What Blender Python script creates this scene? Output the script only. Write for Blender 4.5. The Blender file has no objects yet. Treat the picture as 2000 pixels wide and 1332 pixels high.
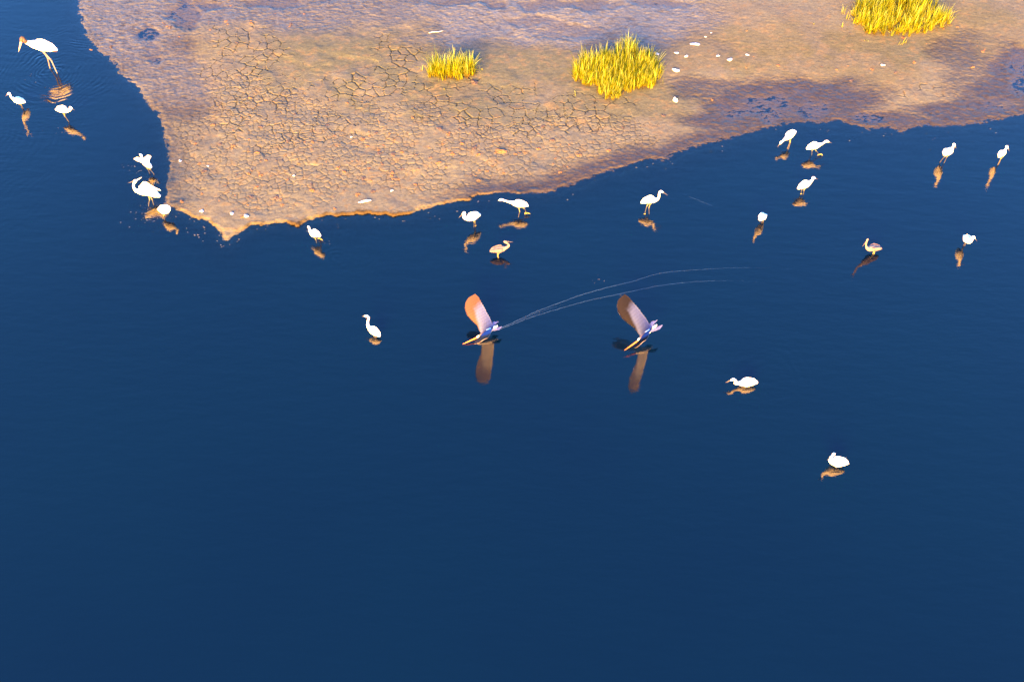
import bpy, math, random
import numpy as np
from mathutils import Vector, Matrix

# ---------------------------------------------------------------- camera, sky, sun, exposure
scene = bpy.context.scene
CAM_H, DEP, FPX = 15.0, math.radians(53.4), 2000.0        # height (m), depression, focal length in px of a 2000 px frame
cam_d = bpy.data.cameras.new("camera")
cam_d.lens, cam_d.sensor_width, cam_d.clip_start, cam_d.clip_end = 36.0, 36.0, 0.1, 9000.0
cam = bpy.data.objects.new("camera", cam_d)
cam.location = (0, 0, CAM_H)
cam.rotation_euler = (math.pi / 2 - DEP, 0, 0)
scene.collection.objects.link(cam)
scene.camera = cam

SUN_EL, SUN_AZ = math.radians(13.0), math.radians(196.0)   # azimuth clockwise from +Y: low sun behind the viewer
world = bpy.data.worlds.new("World")
scene.world = world
world.use_nodes = True
wn = world.node_tree
sky = wn.nodes.new("ShaderNodeTexSky")
sky.sky_type = 'NISHITA'
sky.sun_disc = False
sky.sun_elevation, sky.sun_rotation = SUN_EL, SUN_AZ
sky.air_density, sky.dust_density, sky.ozone_density = 1.0, 0.3, 7.0
wn.nodes["Background"].inputs["Strength"].default_value = 0.075
wn.links.new(sky.outputs[0], wn.nodes["Background"].inputs["Color"])

sun_d = bpy.data.lights.new("sun", 'SUN')
sun_d.energy, sun_d.angle, sun_d.color = 5.0, math.radians(42.0), (1.0, 0.43, 0.045)
sun = bpy.data.objects.new("sun", sun_d)
to_sun = Vector((math.sin(SUN_AZ) * math.cos(SUN_EL), math.cos(SUN_AZ) * math.cos(SUN_EL), math.sin(SUN_EL)))
sun.rotation_euler = to_sun.to_track_quat('Z', 'Y').to_euler()
scene.collection.objects.link(sun)

vs = scene.view_settings
vs.view_transform, vs.look, vs.gamma, vs.exposure = 'Standard', 'None', 1.0, 4.35
scene.cycles.use_denoising = True
scene.cycles.max_bounces = 6
scene.cycles.transparent_max_bounces = 8

# ---------------------------------------------------------------- helpers
rng = np.random.RandomState(11)
random.seed(11)
COL = scene.collection
sD, cD = math.sin(DEP), math.cos(DEP)

def P(px, py, h=0.0):
    """photo pixel (2000x1332) -> world point at height h"""
    u, v = (px - 1000.0) / FPX, (666.0 - py) / FPX
    d = Vector((u, cD + v * sD, -sD + v * cD))
    t = (h - CAM_H) / d.z
    return Vector((0, 0, CAM_H)) + d * t

def hgt(y1, y2):
    """height of a point from its picture row and the row of its reflection"""
    c = lambda y: 1.0 / math.tan(DEP + math.atan((y - 666.0) / FPX))
    a, b = c(y1), c(y2)
    return CAM_H * (a - b) / (a + b)

def PR(px, py, pyr):
    return P(px, py, hgt(py, pyr))

def tag(o, label=None, cat=None, group=None, kind=None):
    if label: o["label"] = label
    if cat: o["category"] = cat
    if group: o["group"] = group
    if kind: o["kind"] = kind
    return o

def make(name, verts, faces, mats, parent=None, smooth=True, mat_idx=None, cols=None):
    me = bpy.data.meshes.new(name)
    me.from_pydata([tuple(v) for v in verts], [], faces)
    for m in (mats if isinstance(mats, (list, tuple)) else [mats]):
        me.materials.append(m)
    if mat_idx is not None:
        me.polygons.foreach_set("material_index", mat_idx)
    if smooth:
        me.polygons.foreach_set("use_smooth", [True] * len(me.polygons))
    if cols is not None:
        a = me.color_attributes.new("col", 'FLOAT_COLOR', 'POINT')
        c = np.ones((len(verts), 4), np.float32); c[:, :3] = np.asarray(cols)
        a.data.foreach_set("color", c.ravel())
    me.update()
    o = bpy.data.objects.new(name, me)
    COL.objects.link(o)
    if parent: o.parent = parent
    return o

def empty(name, loc):
    o = bpy.data.objects.new(name, None)
    o.empty_display_size = 0.1
    o.location = loc
    COL.objects.link(o)
    return o

class MB:
    def __init__(s): s.v, s.f, s.m, s.c = [], [], [], []
    def add(s, v, f, m=0, c=None):
        b = len(s.v)
        s.v += [Vector(p) for p in v]
        s.f += [tuple(i + b for i in q) for q in f]
        s.m += [m] * len(f)
        if c is not None: s.c += list(c)

def catmull(pts, n):
    """pts: list of (Vector, *scalars) -> resampled list"""
    arr = np.array([list(p[0]) + list(p[1:]) for p in pts], float)
    a = np.vstack([2 * arr[0] - arr[1], arr, 2 * arr[-1] - arr[-2]])
    out = []
    for i in range(1, len(a) - 2):
        p0, p1, p2, p3 = a[i - 1], a[i], a[i + 1], a[i + 2]
        for k in range(n):
            t = k / n
            q = 0.5 * (2 * p1 + (p2 - p0) * t + (2 * p0 - 5 * p1 + 4 * p2 - p3) * t * t + (3 * p1 - p0 - 3 * p2 + p3) * t ** 3)
            q[3:] = p1[3:] + (p2[3:] - p1[3:]) * (t * t * (3 - 2 * t))
            out.append(q)
    out.append(a[-2])
    return out

def loft(pts, side, n=5, seg=14):
    """closed tube through pts = [(Vector, half_width, half_height)], sections squashed along side"""
    q = catmull(pts, n)
    V, F = [], []
    P3 = [Vector(a[:3]) for a in q]
    for i, a in enumerate(q):
        t = (P3[min(i + 1, len(P3) - 1)] - P3[max(i - 1, 0)]).normalized()
        s = side - t * side.dot(t)
        if s.length < 0.15: s = Vector((0.3, 0.2, 1)).cross(t)
        s.normalize()
        u = t.cross(s)
        for k in range(seg):
            an = 2 * math.pi * k / seg
            V.append(P3[i] + s * math.cos(an) * max(a[3], 1e-4) + u * math.sin(an) * max(a[4], 1e-4))
    for i in range(len(q) - 1):
        for k in range(seg):
            k2 = (k + 1) % seg
            F.append((i * seg + k, i * seg + k2, (i + 1) * seg + k2, (i + 1) * seg + k))
    F.append(tuple(range(seg))[::-1])
    F.append(tuple((len(q) - 1) * seg + k for k in range(seg)))
    return V, F

# numpy value noise ------------------------------------------------
def hash2(ix, iy, s):
    h = (ix.astype(np.int64) * 374761393 + iy.astype(np.int64) * 668265263 + s * 1442695041) & 0x7FFFFFFF
    h = ((h ^ (h >> 13)) * 1274126177) & 0x7FFFFFFF
    h = (h ^ (h >> 16))
    return (h & 0xFFFFF).astype(np.float32) / 1048575.0

def vnoise(x, y, s):
    ix, iy = np.floor(x), np.floor(y)
    fx, fy = x - ix, y - iy
    fx, fy = fx * fx * (3 - 2 * fx), fy * fy * (3 - 2 * fy)
    a, b = hash2(ix, iy, s), hash2(ix + 1, iy, s)
    c, d = hash2(ix, iy + 1, s), hash2(ix + 1, iy + 1, s)
    return (a + (b - a) * fx) * (1 - fy) + (c + (d - c) * fx) * fy

def fbm(x, y, s, o=4, gain=0.5):
    r, a, t = 0, 1.0, 0
    for i in range(o):
        # turn the lattice from octave to octave
        ca, sa = math.cos(0.7 * i + 0.3), math.sin(0.7 * i + 0.3)
        r = r + a * vnoise((x * ca - y * sa) * 2 ** i + 17.3 * i, (x * sa + y * ca) * 2 ** i + 5.1 * i, s + i)
        t += a; a *= gain
    return r / t            # 0..1

def sstep(a, b, x):
    t = np.clip((x - a) / (b - a), 0, 1)
    return t * t * (3 - 2 * t)

def voronoi(x, y, size, s):
    """-> crack distance (F2-F1 like, true edge distance), cell random, offset to the cell centre"""
    gx, gy = np.floor(x / size), np.floor(y / size)
    f1 = np.full(x.shape, 9e9, np.float32); cx = np.zeros_like(f1); cy = np.zeros_like(f1); cr = np.zeros_like(f1)
    pts = []
    for dx in (-1, 0, 1):
        for dy in (-1, 0, 1):
            ix, iy = gx + dx, gy + dy
            qx = (ix + 0.08 + 0.84 * hash2(ix, iy, s)) * size
            qy = (iy + 0.08 + 0.84 * hash2(ix, iy, s + 7)) * size
            d = (qx - x) ** 2 + (qy - y) ** 2
            m = d < f1
            f1 = np.where(m, d, f1); cx = np.where(m, qx, cx); cy = np.where(m, qy, cy)
            cr = np.where(m, hash2(ix, iy, s + 3), cr)
            pts.append((qx, qy))
    e = np.full(x.shape, 9e9, np.float32)
    for qx, qy in pts:
        vx, vy = qx - cx, qy - cy
        l = np.sqrt(vx * vx + vy * vy)
        dd = ((qx + cx) / 2 - x) * vx + ((qy + cy) / 2 - y) * vy
        e = np.where(l > 1e-4, np.minimum(e, dd / np.maximum(l, 1e-4)), e)
    return e, cr, x - cx, y - cy

# ---------------------------------------------------------------- materials
def newmat(name):
    m = bpy.data.materials.new(name); m.use_nodes = True
    return m, m.node_tree, m.node_tree.nodes["Principled BSDF"]

def simple(name, col, rough=0.7, noise=0.12, scale=60, spec=0.3, bump=0.0):
    m, nt, b = newmat(name)
    tc = nt.nodes.new("ShaderNodeTexCoord")
    n = nt.nodes.new("ShaderNodeTexNoise"); n.inputs["Scale"].default_value = scale
    n.inputs["Detail"].default_value = 4
    nt.links.new(tc.outputs["Object"], n.inputs["Vector"])
    r = nt.nodes.new("ShaderNodeValToRGB")
    r.color_ramp.elements[0].position, r.color_ramp.elements[1].position = 0.3, 0.7
    r.color_ramp.elements[0].color = [c * (1 - noise) for c in col] + [1]
    r.color_ramp.elements[1].color = [min(1, c * (1 + noise)) for c in col] + [1]
    nt.links.new(n.outputs["Fac"], r.inputs["Fac"])
    nt.links.new(r.outputs["Color"], b.inputs["Base Color"])
    b.inputs["Roughness"].default_value = rough
    b.inputs["Specular IOR Level"].default_value = spec
    if bump:
        bp = nt.nodes.new("ShaderNodeBump"); bp.inputs["Distance"].default_value = bump
        nt.links.new(n.outputs["Fac"], bp.inputs["Height"])
        nt.links.new(bp.outputs["Normal"], b.inputs["Normal"])
    return m

M = {}
M['white'] = simple("white_feathers", (0.88, 0.84, 0.66), 0.75, 0.05, 40, 0.2, 0.004)
M['storkhead'] = simple("bare_grey_skin", (0.045, 0.028, 0.018), 0.6, 0.3, 50, bump=0.004)
M['storkbill'] = simple("pale_horn_bill", (0.20, 0.17, 0.13), 0.5, 0.2, 30)
M['leg'] = simple("olive_yellow_leg", (0.12, 0.12, 0.035), 0.5, 0.3, 60)
M['darkleg'] = simple("dark_leg", (0.03, 0.028, 0.022), 0.45, 0.3, 60)
M['storkleg'] = simple("grey_pink_leg", (0.11, 0.095, 0.09), 0.5, 0.3, 60)
M['foot'] = simple("yellow_foot", (0.30, 0.24, 0.02), 0.5, 0.2, 60)
M['bill'] = simple("dark_bill", (0.05, 0.045, 0.045), 0.35, 0.2, 60)
M['slate'] = simple("slate_feathers", (0.15, 0.12, 0.10), 0.7, 0.25, 30, 0.3, 0.004)
M['slatewing'] = simple("dull_violet_feathers", (0.10, 0.075, 0.08), 0.7, 0.3, 30, 0.3, 0.004)
M['greywing'] = simple("grey_wing_feathers", (0.070, 0.085, 0.20), 0.7, 0.15, 25, 0.3, 0.003)
M['brownwing'] = simple("brown_flight_feathers", (0.050, 0.024, 0.020), 0.6, 0.3, 25, 0.3, 0.003)
M['orangebill'] = simple("orange_bill", (0.42, 0.12, 0.02), 0.4, 0.15, 50)
M['darkbrownwing'] = simple("dark_brown_flight_feathers", (0.014, 0.009, 0.012), 0.6, 0.3, 25, 0.3, 0.003)
mpl, nt, b = newmat("barred_wing_feathers")
apl = nt.nodes.new("ShaderNodeAttribute"); apl.attribute_name = "col"
nt.links.new(apl.outputs["Color"], b.inputs["Base Color"]); b.inputs["Roughness"].default_value = .9; b.inputs["Specular IOR Level"].default_value = .04
M['plumage'] = mpl
M['underwing'] = simple("pale_under_wing", (0.72, 0.68, 0.60), 0.7, 0.2, 25)
M['shell'] = simple("bleached_shell", (0.26, 0.32, 0.40), 0.6, 0.1, 60, bump=0.004)
M['clod'] = simple("dry_orange_mud", (0.13, 0.075, 0.035), 0.9, 0.45, 40, 0.2, 0.01)
M['darkclod'] = simple("damp_dark_mud", (0.05, 0.04, 0.035), 0.8, 0.4, 40, 0.3, 0.01)
M['foam'] = simple("pale_froth", (0.030, 0.036, 0.055), 0.6, 0.3, 60)
M['eye'] = simple("yellow_eye", (0.2, 0.15, 0.02), 0.3, 0.05)

# ---------------------------------------------------------------- mudflat and lakebed: one ground sheet
shore_px = [(-400, -900), (60, -160), (118, -30), (150, 2), (158, 30), (168, 68), (186, 92), (212, 112), (232, 140), (252, 160), (274, 180), (290, 208),
            (316, 232), (322, 262), (332, 296), (334, 325), (328, 352), (324, 378), (320, 398), (330, 404), (352, 410), (372, 418),
            (384, 430), (408, 430), (424, 442), (436, 460), (444, 470), (452, 464), (470, 450), (500, 440), (530, 434),
            (560, 433), (580, 438), (600, 430), (640, 424), (662, 423), (700, 418), (730, 419), (764, 423), (800, 416), (836, 407),
            (870, 398), (905, 392), (940, 384), (975, 380), (1010, 380), (1050, 380), (1075, 374), (1092, 366), (1120, 362), (1145, 353),
            (1170, 340), (1200, 332), (1215, 327), (1245, 320), (1270, 311), (1300, 314), (1318, 302), (1345, 292), (1380, 282), (1420, 272), (1460, 260),
            (1500, 250), (1540, 242), (1590, 240), (1640, 238), (1666, 243), (1700, 256), (1730, 250), (1760, 256), (1790, 246), (1840, 248),
            (1890, 243), (1940, 236), (1975, 228), (2010, 222), (2120, 205), (2400, 160)]
poly = [tuple(P(x, y)[:2]) for x, y in shore_px]
poly = [(-900.0, 1500.0)] + poly + [(120.0, 40.0), (2500.0, 700.0), (2500.0, 4000.0), (-900.0, 4000.0)]
poly = np.array(poly)

def shore_dist(x, y):
    best = np.full(x.shape, 9e9); inside = np.zeros(x.shape, bool)
    n = len(poly)
    for i in range(n):
        (ax, ay), (bx, by) = poly[i], poly[(i + 1) % n]
        ex, ey = bx - ax, by - ay
        t = np.clip(((x - ax) * ex + (y - ay) * ey) / (ex * ex + ey * ey), 0, 1)
        best = np.minimum(best, (x - ax - t * ex) ** 2 + (y - ay - t * ey) ** 2)
        c = ((ay > y) != (by > y))
        with np.errstate(divide='ignore', invalid='ignore'):
            xi = ax + (y - ay) * ex / (ey if ey != 0 else 1e-9)
        inside ^= c & (x < xi)
    d = np.sqrt(best)
    return np.where(inside, d, -d)

def to_px(x, y):
    """the photo pixel of a ground point: used once, to lay the mapped mud zones on the ground"""
    zc = y * cD + CAM_H * sD
    yc = y * sD - CAM_H * cD
    return 1000 + FPX * x / zc, 666 - FPX * yc / zc

def blobs(px, py, lst, warp):
    w = np.zeros(px.shape)
    for cx, cy, rx, ry, a in lst:
        r = np.sqrt(((px - cx) / rx) ** 2 + ((py - cy) / ry) ** 2) + warp
        w = np.maximum(w, a * sstep(1.35, 0.65, r))
    return w

WET = [(235, 60, 95, 75, 1), (310, 110, 110, 60, .9), (300, 15, 190, 50, 1), (350, 190, 75, 60, .8), (560, 15, 190, 45, .9), (780, 15, 180, 38, .8),
       (330, 300, 40, 120, .3),
       (1000, 20, 240, 70, .9), (1200, 40, 220, 60, .9), (1490, 200, 130, 52, 1), (1620, 205, 110, 45, 1), (1400, 175, 100, 26, .8),
       (1440, 235, 120, 22, 1), (1715, 238, 130, 26, 1), (1980, 160, 80, 60, 1), (1880, 222, 150, 26, 1), (1870, 110, 60, 40, .7), (1930, 190, 60, 40, .8),
       (1900, 150, 80, 60, .55)]
PUD = [(285, 65, 34, 16, 1), (300, 95, 16, 14, .5), (365, 30, 30, 26, .9), (305, 118, 14, 7, .8), (415, 12, 40, 12, .8), (560, 8, 60, 10, .7), (1500, 208, 80, 24, .82), (1580, 212, 44, 16, .8),
       (1985, 130, 34, 24, .8), (1990, 165, 30, 30, .9), (1690, 232, 26, 9, .8), (1950, 205, 45, 12, .6), (1120, 8, 170, 14, .75), (900, 5, 100, 8, .6), (1100, 60, 70, 14, .55), (1030, 45, 50, 10, .5)]
PALE = [(1100, 20, 330, 75, 1), (1330, 30, 150, 45, .7), (520, 35, 280, 55, .6), (250, 40, 130, 80, .7), (760, 25, 200, 50, .6), (360, 150, 120, 60, .5)]
OLIVE = [(700, 100, 200, 55, .9), (560, 140, 90, 60, .6), (900, 175, 220, 55, .8), (1020, 130, 140, 60, .8), (1200, 205, 190, 35, .7), (1750, 100, 190, 30, .8),
         (1400, 110, 110, 40, .6), (1000, 225, 120, 25, .6), (1880, 40, 120, 60, .55), (440, 100, 120, 40, .3)]
OCHRE = [(1500, 100, 190, 55, .9), (1650, 150, 160, 35, .8), (1400, 70, 90, 40, .5), (1900, 60, 120, 50, .6), (820, 90, 60, 25, .5)]
BIG = [(470, 110, 90, 75, 1), (400, 170, 120, 60, 1), (520, 190, 130, 60, .7), (760, 120, 60, 50, .9), (700, 175, 160, 30, .8), (930, 200, 170, 38, 1), (870, 165, 120, 35, .8), (1080, 225, 150, 42, 1),
       (1010, 250, 140, 30, .9), (560, 250, 160, 55, .75), (1180, 215, 110, 25, .7), (1790, 185, 80, 22, .7), (1700, 190, 60, 20, .6), (1880, 170, 60, 30, .6), (330, 190, 60, 40, .8),
       (1120, 350, 80, 25, .4), (860, 395, 60, 14, .6)]
SMALL = [(480, 240, 190, 95, 1), (650, 290, 280, 85, 1), (900, 310, 300, 75, .85), (1150, 290, 190, 60, .9), (420, 320, 90, 80, .7), (700, 240, 200, 50, .7),
         (1250, 290, 80, 30, .6), (560, 370, 200, 50, .5)]

def axis(lo, hi, st, ext, n):
    core = np.arange(lo, hi + st * .5, st)
    g = np.geomspace(st * 2, ext, n)
    return np.concatenate([(lo - g)[::-1], core, hi + g])

def ground_fields(x, y, fine=True):
    px, py = to_px(x, np.maximum(y, 2.0))
    behind = y < 2.0
    w1 = (fbm(x * 1.1, y * 1.1, 5, 5) - .5) * 1.1
    w2 = (fbm(x * 2.3 + 40, y * 2.3, 25, 5) - .5) * 1.6
    wet = blobs(px, py, WET, w1); pud = blobs(px, py, PUD, w2 * 1.2)
    for a in (wet, pud): a[behind] = 0
    d = shore_dist(x, y)
    d = d + (fbm(x * 2.2, y * 2.2, 91, 4) - .5) * .14 + (fbm(x * 9, y * 9, 71, 4) - .5) * .15
    # narrow damp dark belt along the right-hand shore
    belt = sstep(.68, .2, d + (w1 * .25)) * sstep(760, 1000, px) * (d > -.1)
    belt = np.maximum(belt, sstep(.5, .1, d + w1 * .2) * sstep(420, 300, px) * .7)
    wet = np.maximum(wet, belt * 1.0)
    far = sstep(-40, -400, py)
    wet = wet * (1 - far) + far * .35
    # height --------------------------------------------------------
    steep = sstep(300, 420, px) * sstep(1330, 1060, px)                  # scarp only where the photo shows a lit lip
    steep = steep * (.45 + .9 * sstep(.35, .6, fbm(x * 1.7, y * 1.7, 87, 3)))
    bank = 0.022 + 0.018 * steep
    bw = 0.14 - 0.095 * steep
    z = np.where(d > 0, bank * sstep(0, 1, d / bw) + 0.02 * sstep(.1, 2.5, d), 0)
    z = np.where(d <= 0, np.maximum(-.9, d * (0.16 + .10 * steep)) - 0.0, z)
    z = z + (fbm(x * .7, y * .7, 3, 3) - .5) * .05 * sstep(0.05, 1.2, d)
    r1 = fbm(x * 3.2, y * 4.6, 41, 4) - .5
    r2 = fbm(x * 9, y * 15, 51, 4, .6) - .5
    r3 = fbm(x * 20, y * 42, 61, 3, .6) - .5
    onl = sstep(-.15, .10, d)
    rough = .35 + .65 * wet
    z = z + onl * (r1 * .010 * rough + r2 * (.008 + .040 * wet) + r3 * (.005 + .026 * wet))
    z = z - wet * onl * (z * .35)
    z = z * (1 - pud * .97 * (d > 0.02)) - pud * (d > 0.02) * (.0022) + pud * (d > .02) * (r2 * .012 + r3 * .020)
    # cracks --------------------------------------------------------
    crack = np.zeros_like(x)
    if fine:
        cb = blobs(px, py, BIG, w2 * .8) * (1 - wet * .75) * sstep(.08, .25, d)
        cs = blobs(px, py, SMALL, w1 * .8) * (1 - wet) * sstep(.08, .25, d)
        wx = x + (fbm(x * 5, y * 5, 13, 3) - .5) * .11
        wy = y + (fbm(x * 5 + 9, y * 5, 14, 3) - .5) * .11
        e, cr, ox, oy = voronoi(wx, wy, .235, 101)
        wid = .0085 + .007 * (fbm(x * 1.8, y * 1.8, 33, 3) > .5)
        brk = sstep(.38, .54, fbm(x * 3.1, y * 3.1, 77, 3))
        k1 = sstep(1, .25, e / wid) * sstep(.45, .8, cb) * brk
        z = z + cb * ((cr - .5) * .007 + ox * (cr - .4) * .05 + oy * (.6 - cr) * .05 + .006 * np.exp(-e / .022) * (e > wid * .8))
        z = z - k1 * .026
        e2, cr2, ox2, oy2 = voronoi(wx * 1.0 + 3, wy + 5, .135, 202)
        brk2 = sstep(.30, .46, fbm(x * 2.7 + 8, y * 2.7, 79, 3))
        k2 = sstep(1, .3, e2 / .0095) * sstep(.2, .6, cs) * brk2 * (1 - k1)
        z = z + cs * ((cr2 - .5) * .006 + ox2 * (cr2 - .5) * .06)
        z = z - k2 * .013
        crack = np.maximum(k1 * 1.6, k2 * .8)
    # colour of the mud, crack shade painted in --------------------------------------
    sh = lambda r, g, b: np.array([r, g, b])
    dry, olive, ochre = sh(.080, .087, .068), sh(.048, .058, .038), sh(.068, .068, .036)
    wetc, pale = sh(.0205, .0165, .0125), sh(.066, .075, .076)
    n1 = fbm(x * 1.6, y * 1.6, 19, 5)
    n2 = fbm(x * 7, y * 10, 29, 4, .6)
    n3 = fbm(x * 22, y * 30, 39, 3, .6)
    o = blobs(px, py, OLIVE, w2)[..., None]; c = blobs(px, py, OCHRE, w1)[..., None]; p = blobs(px, py, PALE, w1)[..., None]
    col = np.broadcast_to(dry, x.shape + (3,)).copy()
    col = col * (1 - o * .8) + olive * o * .8
    col = col * (1 - c * .7) + ochre * c * .7
    gr = sstep(.48, .66, n1)[..., None] * .5
    col = col * (1 - gr) + sh(.070, .074, .062) * gr
    og = (sstep(.56, .70, n2) * (1 - wet))[..., None] * .6
    col = col * (1 - og) + sh(.092, .076, .042) * og
    ww = wet[..., None] * .92
    col = col * (1 - ww) + (wetc * (1 - p) + pale * p) * ww
    fl = (wet * sstep(.58, .70, fbm(x * 7, y * 19, 83, 4, .6)))[..., None] * .6
    col = col * (1 - fl) + sh(.012, .009, .007) * fl
    pp = p * .55 * (1 - ww)
    col = col * (1 - pp) + pale * .9 * pp
    col = col * (.72 + .56 * n3)[..., None] * (.82 + .36 * n2)[..., None]
    col = col * (1 - .3 * crack[..., None])  # darkens the cracks in colour, standing in for their self-shadowing
    pm = (pud * (d > .02))[..., None] * .8
    col = col * (1 - pm) + sh(.032, .032, .038) * pm
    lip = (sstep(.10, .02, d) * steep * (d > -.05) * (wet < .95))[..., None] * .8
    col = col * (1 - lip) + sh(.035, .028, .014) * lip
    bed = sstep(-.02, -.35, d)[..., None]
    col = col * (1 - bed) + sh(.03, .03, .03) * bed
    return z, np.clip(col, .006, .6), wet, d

gx = axis(-13.0, 13.0, .0165, 2600, 26)
gy = np.concatenate([(12.6 - np.geomspace(.05, 400, 26))[::-1], np.arange(12.6, 22.4, .0165), 22.4 + np.geomspace(.05, 3900, 30)])
X, Y = np.meshgrid(gx, gy)
Z, CC, WETF, DD = ground_fields(X.ravel().astype(np.float64), Y.ravel().astype(np.float64))
Zg = Z.reshape(X.shape)

def ground_z(x, y):
    i = int(np.clip(np.searchsorted(gx, x), 1, len(gx) - 1)); j = int(np.clip(np.searchsorted(gy, y), 1, len(gy) - 1))
    return float(Zg[j, i])

def grid_mesh(name, X, Y, Z, mat, attrs):
    ny, nx = X.shape
    me = bpy.data.meshes.new(name)
    n = nx * ny
    me.vertices.add(n)
    co = np.stack([X.ravel(), Y.ravel(), Z.ravel()], 1).astype(np.float32)
    me.vertices.foreach_set("co", co.ravel())
    a = (np.arange(ny - 1)[:, None] * nx + np.arange(nx - 1)[None, :]).ravel()
    q = np.stack([a, a + 1, a + nx + 1, a + nx], 1).astype(np.int32)
    m = len(a)
    me.loops.add(m * 4); me.polygons.add(m)
    me.loops.foreach_set("vertex_index", q.ravel())
    me.polygons.foreach_set("loop_start", np.arange(m, dtype=np.int32) * 4)
    me.polygons.foreach_set("use_smooth", np.ones(m, bool))
    for k, v in attrs.items():
        if v.ndim == 2:
            at = me.color_attributes.new(k, 'FLOAT_COLOR', 'POINT')
            c = np.ones((n, 4), np.float32); c[:, :3] = v
            at.data.foreach_set("color", c.ravel())
        else:
            at = me.attributes.new(k, 'FLOAT', 'POINT')
            at.data.foreach_set("value", v.astype(np.float32))
    me.update(calc_edges=True)
    me.materials.append(mat)
    o = bpy.data.objects.new(name, me); COL.objects.link(o)
    return o

mm, nt, b = newmat("cracked_mud")
at = nt.nodes.new("ShaderNodeAttribute"); at.attribute_name = "col"
aw = nt.nodes.new("ShaderNodeAttribute"); aw.attribute_name = "wet"
tc = nt.nodes.new("ShaderNodeTexCoord")
n1 = nt.nodes.new("ShaderNodeTexNoise"); n1.inputs["Scale"].default_value = 45; n1.inputs["Detail"].default_value = 6; n1.inputs["Roughness"].default_value = .7
nt.links.new(tc.outputs["Object"], n1.inputs["Vector"])
mr = nt.nodes.new("ShaderNodeMapRange"); mr.inputs[1].default_value = .25; mr.inputs[2].default_value = .75; mr.inputs[3].default_value = .72; mr.inputs[4].default_value = 1.28
nt.links.new(n1.outputs["Fac"], mr.inputs[0])
vm = nt.nodes.new("ShaderNodeVectorMath"); vm.operation = 'SCALE'
nt.links.new(at.outputs["Color"], vm.inputs[0]); nt.links.new(mr.outputs[0], vm.inputs["Scale"])
nt.links.new(vm.outputs[0], b.inputs["Base Color"])
rr = nt.nodes.new("ShaderNodeMapRange"); rr.inputs[3].default_value = .95; rr.inputs[4].default_value = .55
nt.links.new(aw.outputs["Fac"], rr.inputs[0]); nt.links.new(rr.outputs[0], b.inputs["Roughness"])
sp = nt.nodes.new("ShaderNodeMapRange"); sp.inputs[3].default_value = .15; sp.inputs[4].default_value = .35
nt.links.new(aw.outputs["Fac"], sp.inputs[0]); nt.links.new(sp.outputs[0], b.inputs["Specular IOR Level"])
bp = nt.nodes.new("ShaderNodeBump"); bp.inputs["Distance"].default_value = .006; bp.inputs["Strength"].default_value = .8
nt.links.new(n1.outputs["Fac"], bp.inputs["Height"]); nt.links.new(bp.outputs["Normal"], b.inputs["Normal"])
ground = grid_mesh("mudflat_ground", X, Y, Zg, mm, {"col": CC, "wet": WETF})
tag(ground, "cracked tan mudflat running down under the water", None, kind="structure")

# ---------------------------------------------------------------- water
mw = bpy.data.materials.new("lagoon_water"); mw.use_nodes = True
nt = mw.node_tree; nt.nodes.clear()
L = nt.links.new
out = nt.nodes.new("ShaderNodeOutputMaterial")
def N(t, **k):
    n = nt.nodes.new(t)
    for a, v in k.items(): setattr(n, a, v)
    return n
fres = N("ShaderNodeFresnel"); fres.inputs["IOR"].default_value = 1.45
gl = N("ShaderNodeBsdfGlossy"); gl.inputs["Roughness"].default_value = .012; gl.inputs["Color"].default_value = (1, 1, 1, 1)
df = N("ShaderNodeBsdfDiffuse")
tr = N("ShaderNodeBsdfTransparent"); tr.inputs["Color"].default_value = (1, 1, 1, 1)
dep = N("ShaderNodeAttribute"); dep.attribute_name = "depth"
tcw = N("ShaderNodeTexCoord")
ln = N("ShaderNodeTexNoise"); ln.inputs["Scale"].default_value = .16; ln.inputs["Detail"].default_value = 3
L(tcw.outputs["Object"], ln.inputs["Vector"])
cr = N("ShaderNodeValToRGB")
cr.color_ramp.elements[0].position, cr.color_ramp.elements[1].position = .35, .65
cr.color_ramp.elements[0].color = (.0000, .0034, .0110, 1)
cr.color_ramp.elements[1].color = (.0000, .0026, .0100, 1)
L(ln.outputs["Fac"], cr.inputs["Fac"]); L(cr.outputs["Color"], df.inputs["Color"])
mx1 = N("ShaderNodeMixShader"); L(dep.outputs["Fac"], mx1.inputs[0]); L(tr.outputs[0], mx1.inputs[1]); L(df.outputs[0], mx1.inputs[2])
mx2 = N("ShaderNodeMixShader"); L(fres.outputs[0], mx2.inputs[0]); L(mx1.outputs[0], mx2.inputs[1]); L(gl.outputs[0], mx2.inputs[2])
L(mx2.outputs[0], out.inputs["Surface"])
# ripples: rings round the waders and a faint swell
def math_(op, a, b_=None, c_=None):
    n = N("ShaderNodeMath", operation=op)
    for i, v in enumerate((a, b_, c_)):
        if v is None: continue
        if isinstance(v, (int, float)): n.inputs[i].default_value = v
        else: L(v, n.inputs[i])
    return n.outputs[0]
RINGS = [(112, 142, .11, .0018, 1.3), (97, 133, .12, .0008, 1.0), (134, 241, .07, .0004, .35), (42, 214, .075, .0004, .55), (632, 474, .06, .0005, .3), (700, 488, .10, .0005, .8),
         (1268, 418, .07, .0003, .5), (1590, 305, .07, .0004, .3), (1440, 772, .09, .0003, .6), (733, 660, .09, .0003, .55), (285, 400, .07, .0008, .45), (285, 325, .08, .0008, .5),
         (928, 442, .06, .0004, .22), (1575, 380, .08, .0003, .4), (1700, 500, .09, .0002, .5), (-170, 260, .17, .0009, 3.2), (10, 290, .13, .0005, .9), (1500, 735, .16, .0007, .8), (1300, 300, .2, .0006, 1.5), (660, 500, .13, .0008, .7)]
dist_n = N("ShaderNodeTexNoise"); dist_n.inputs["Scale"].default_value = 1.3; dist_n.inputs["Detail"].default_value = 2
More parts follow.
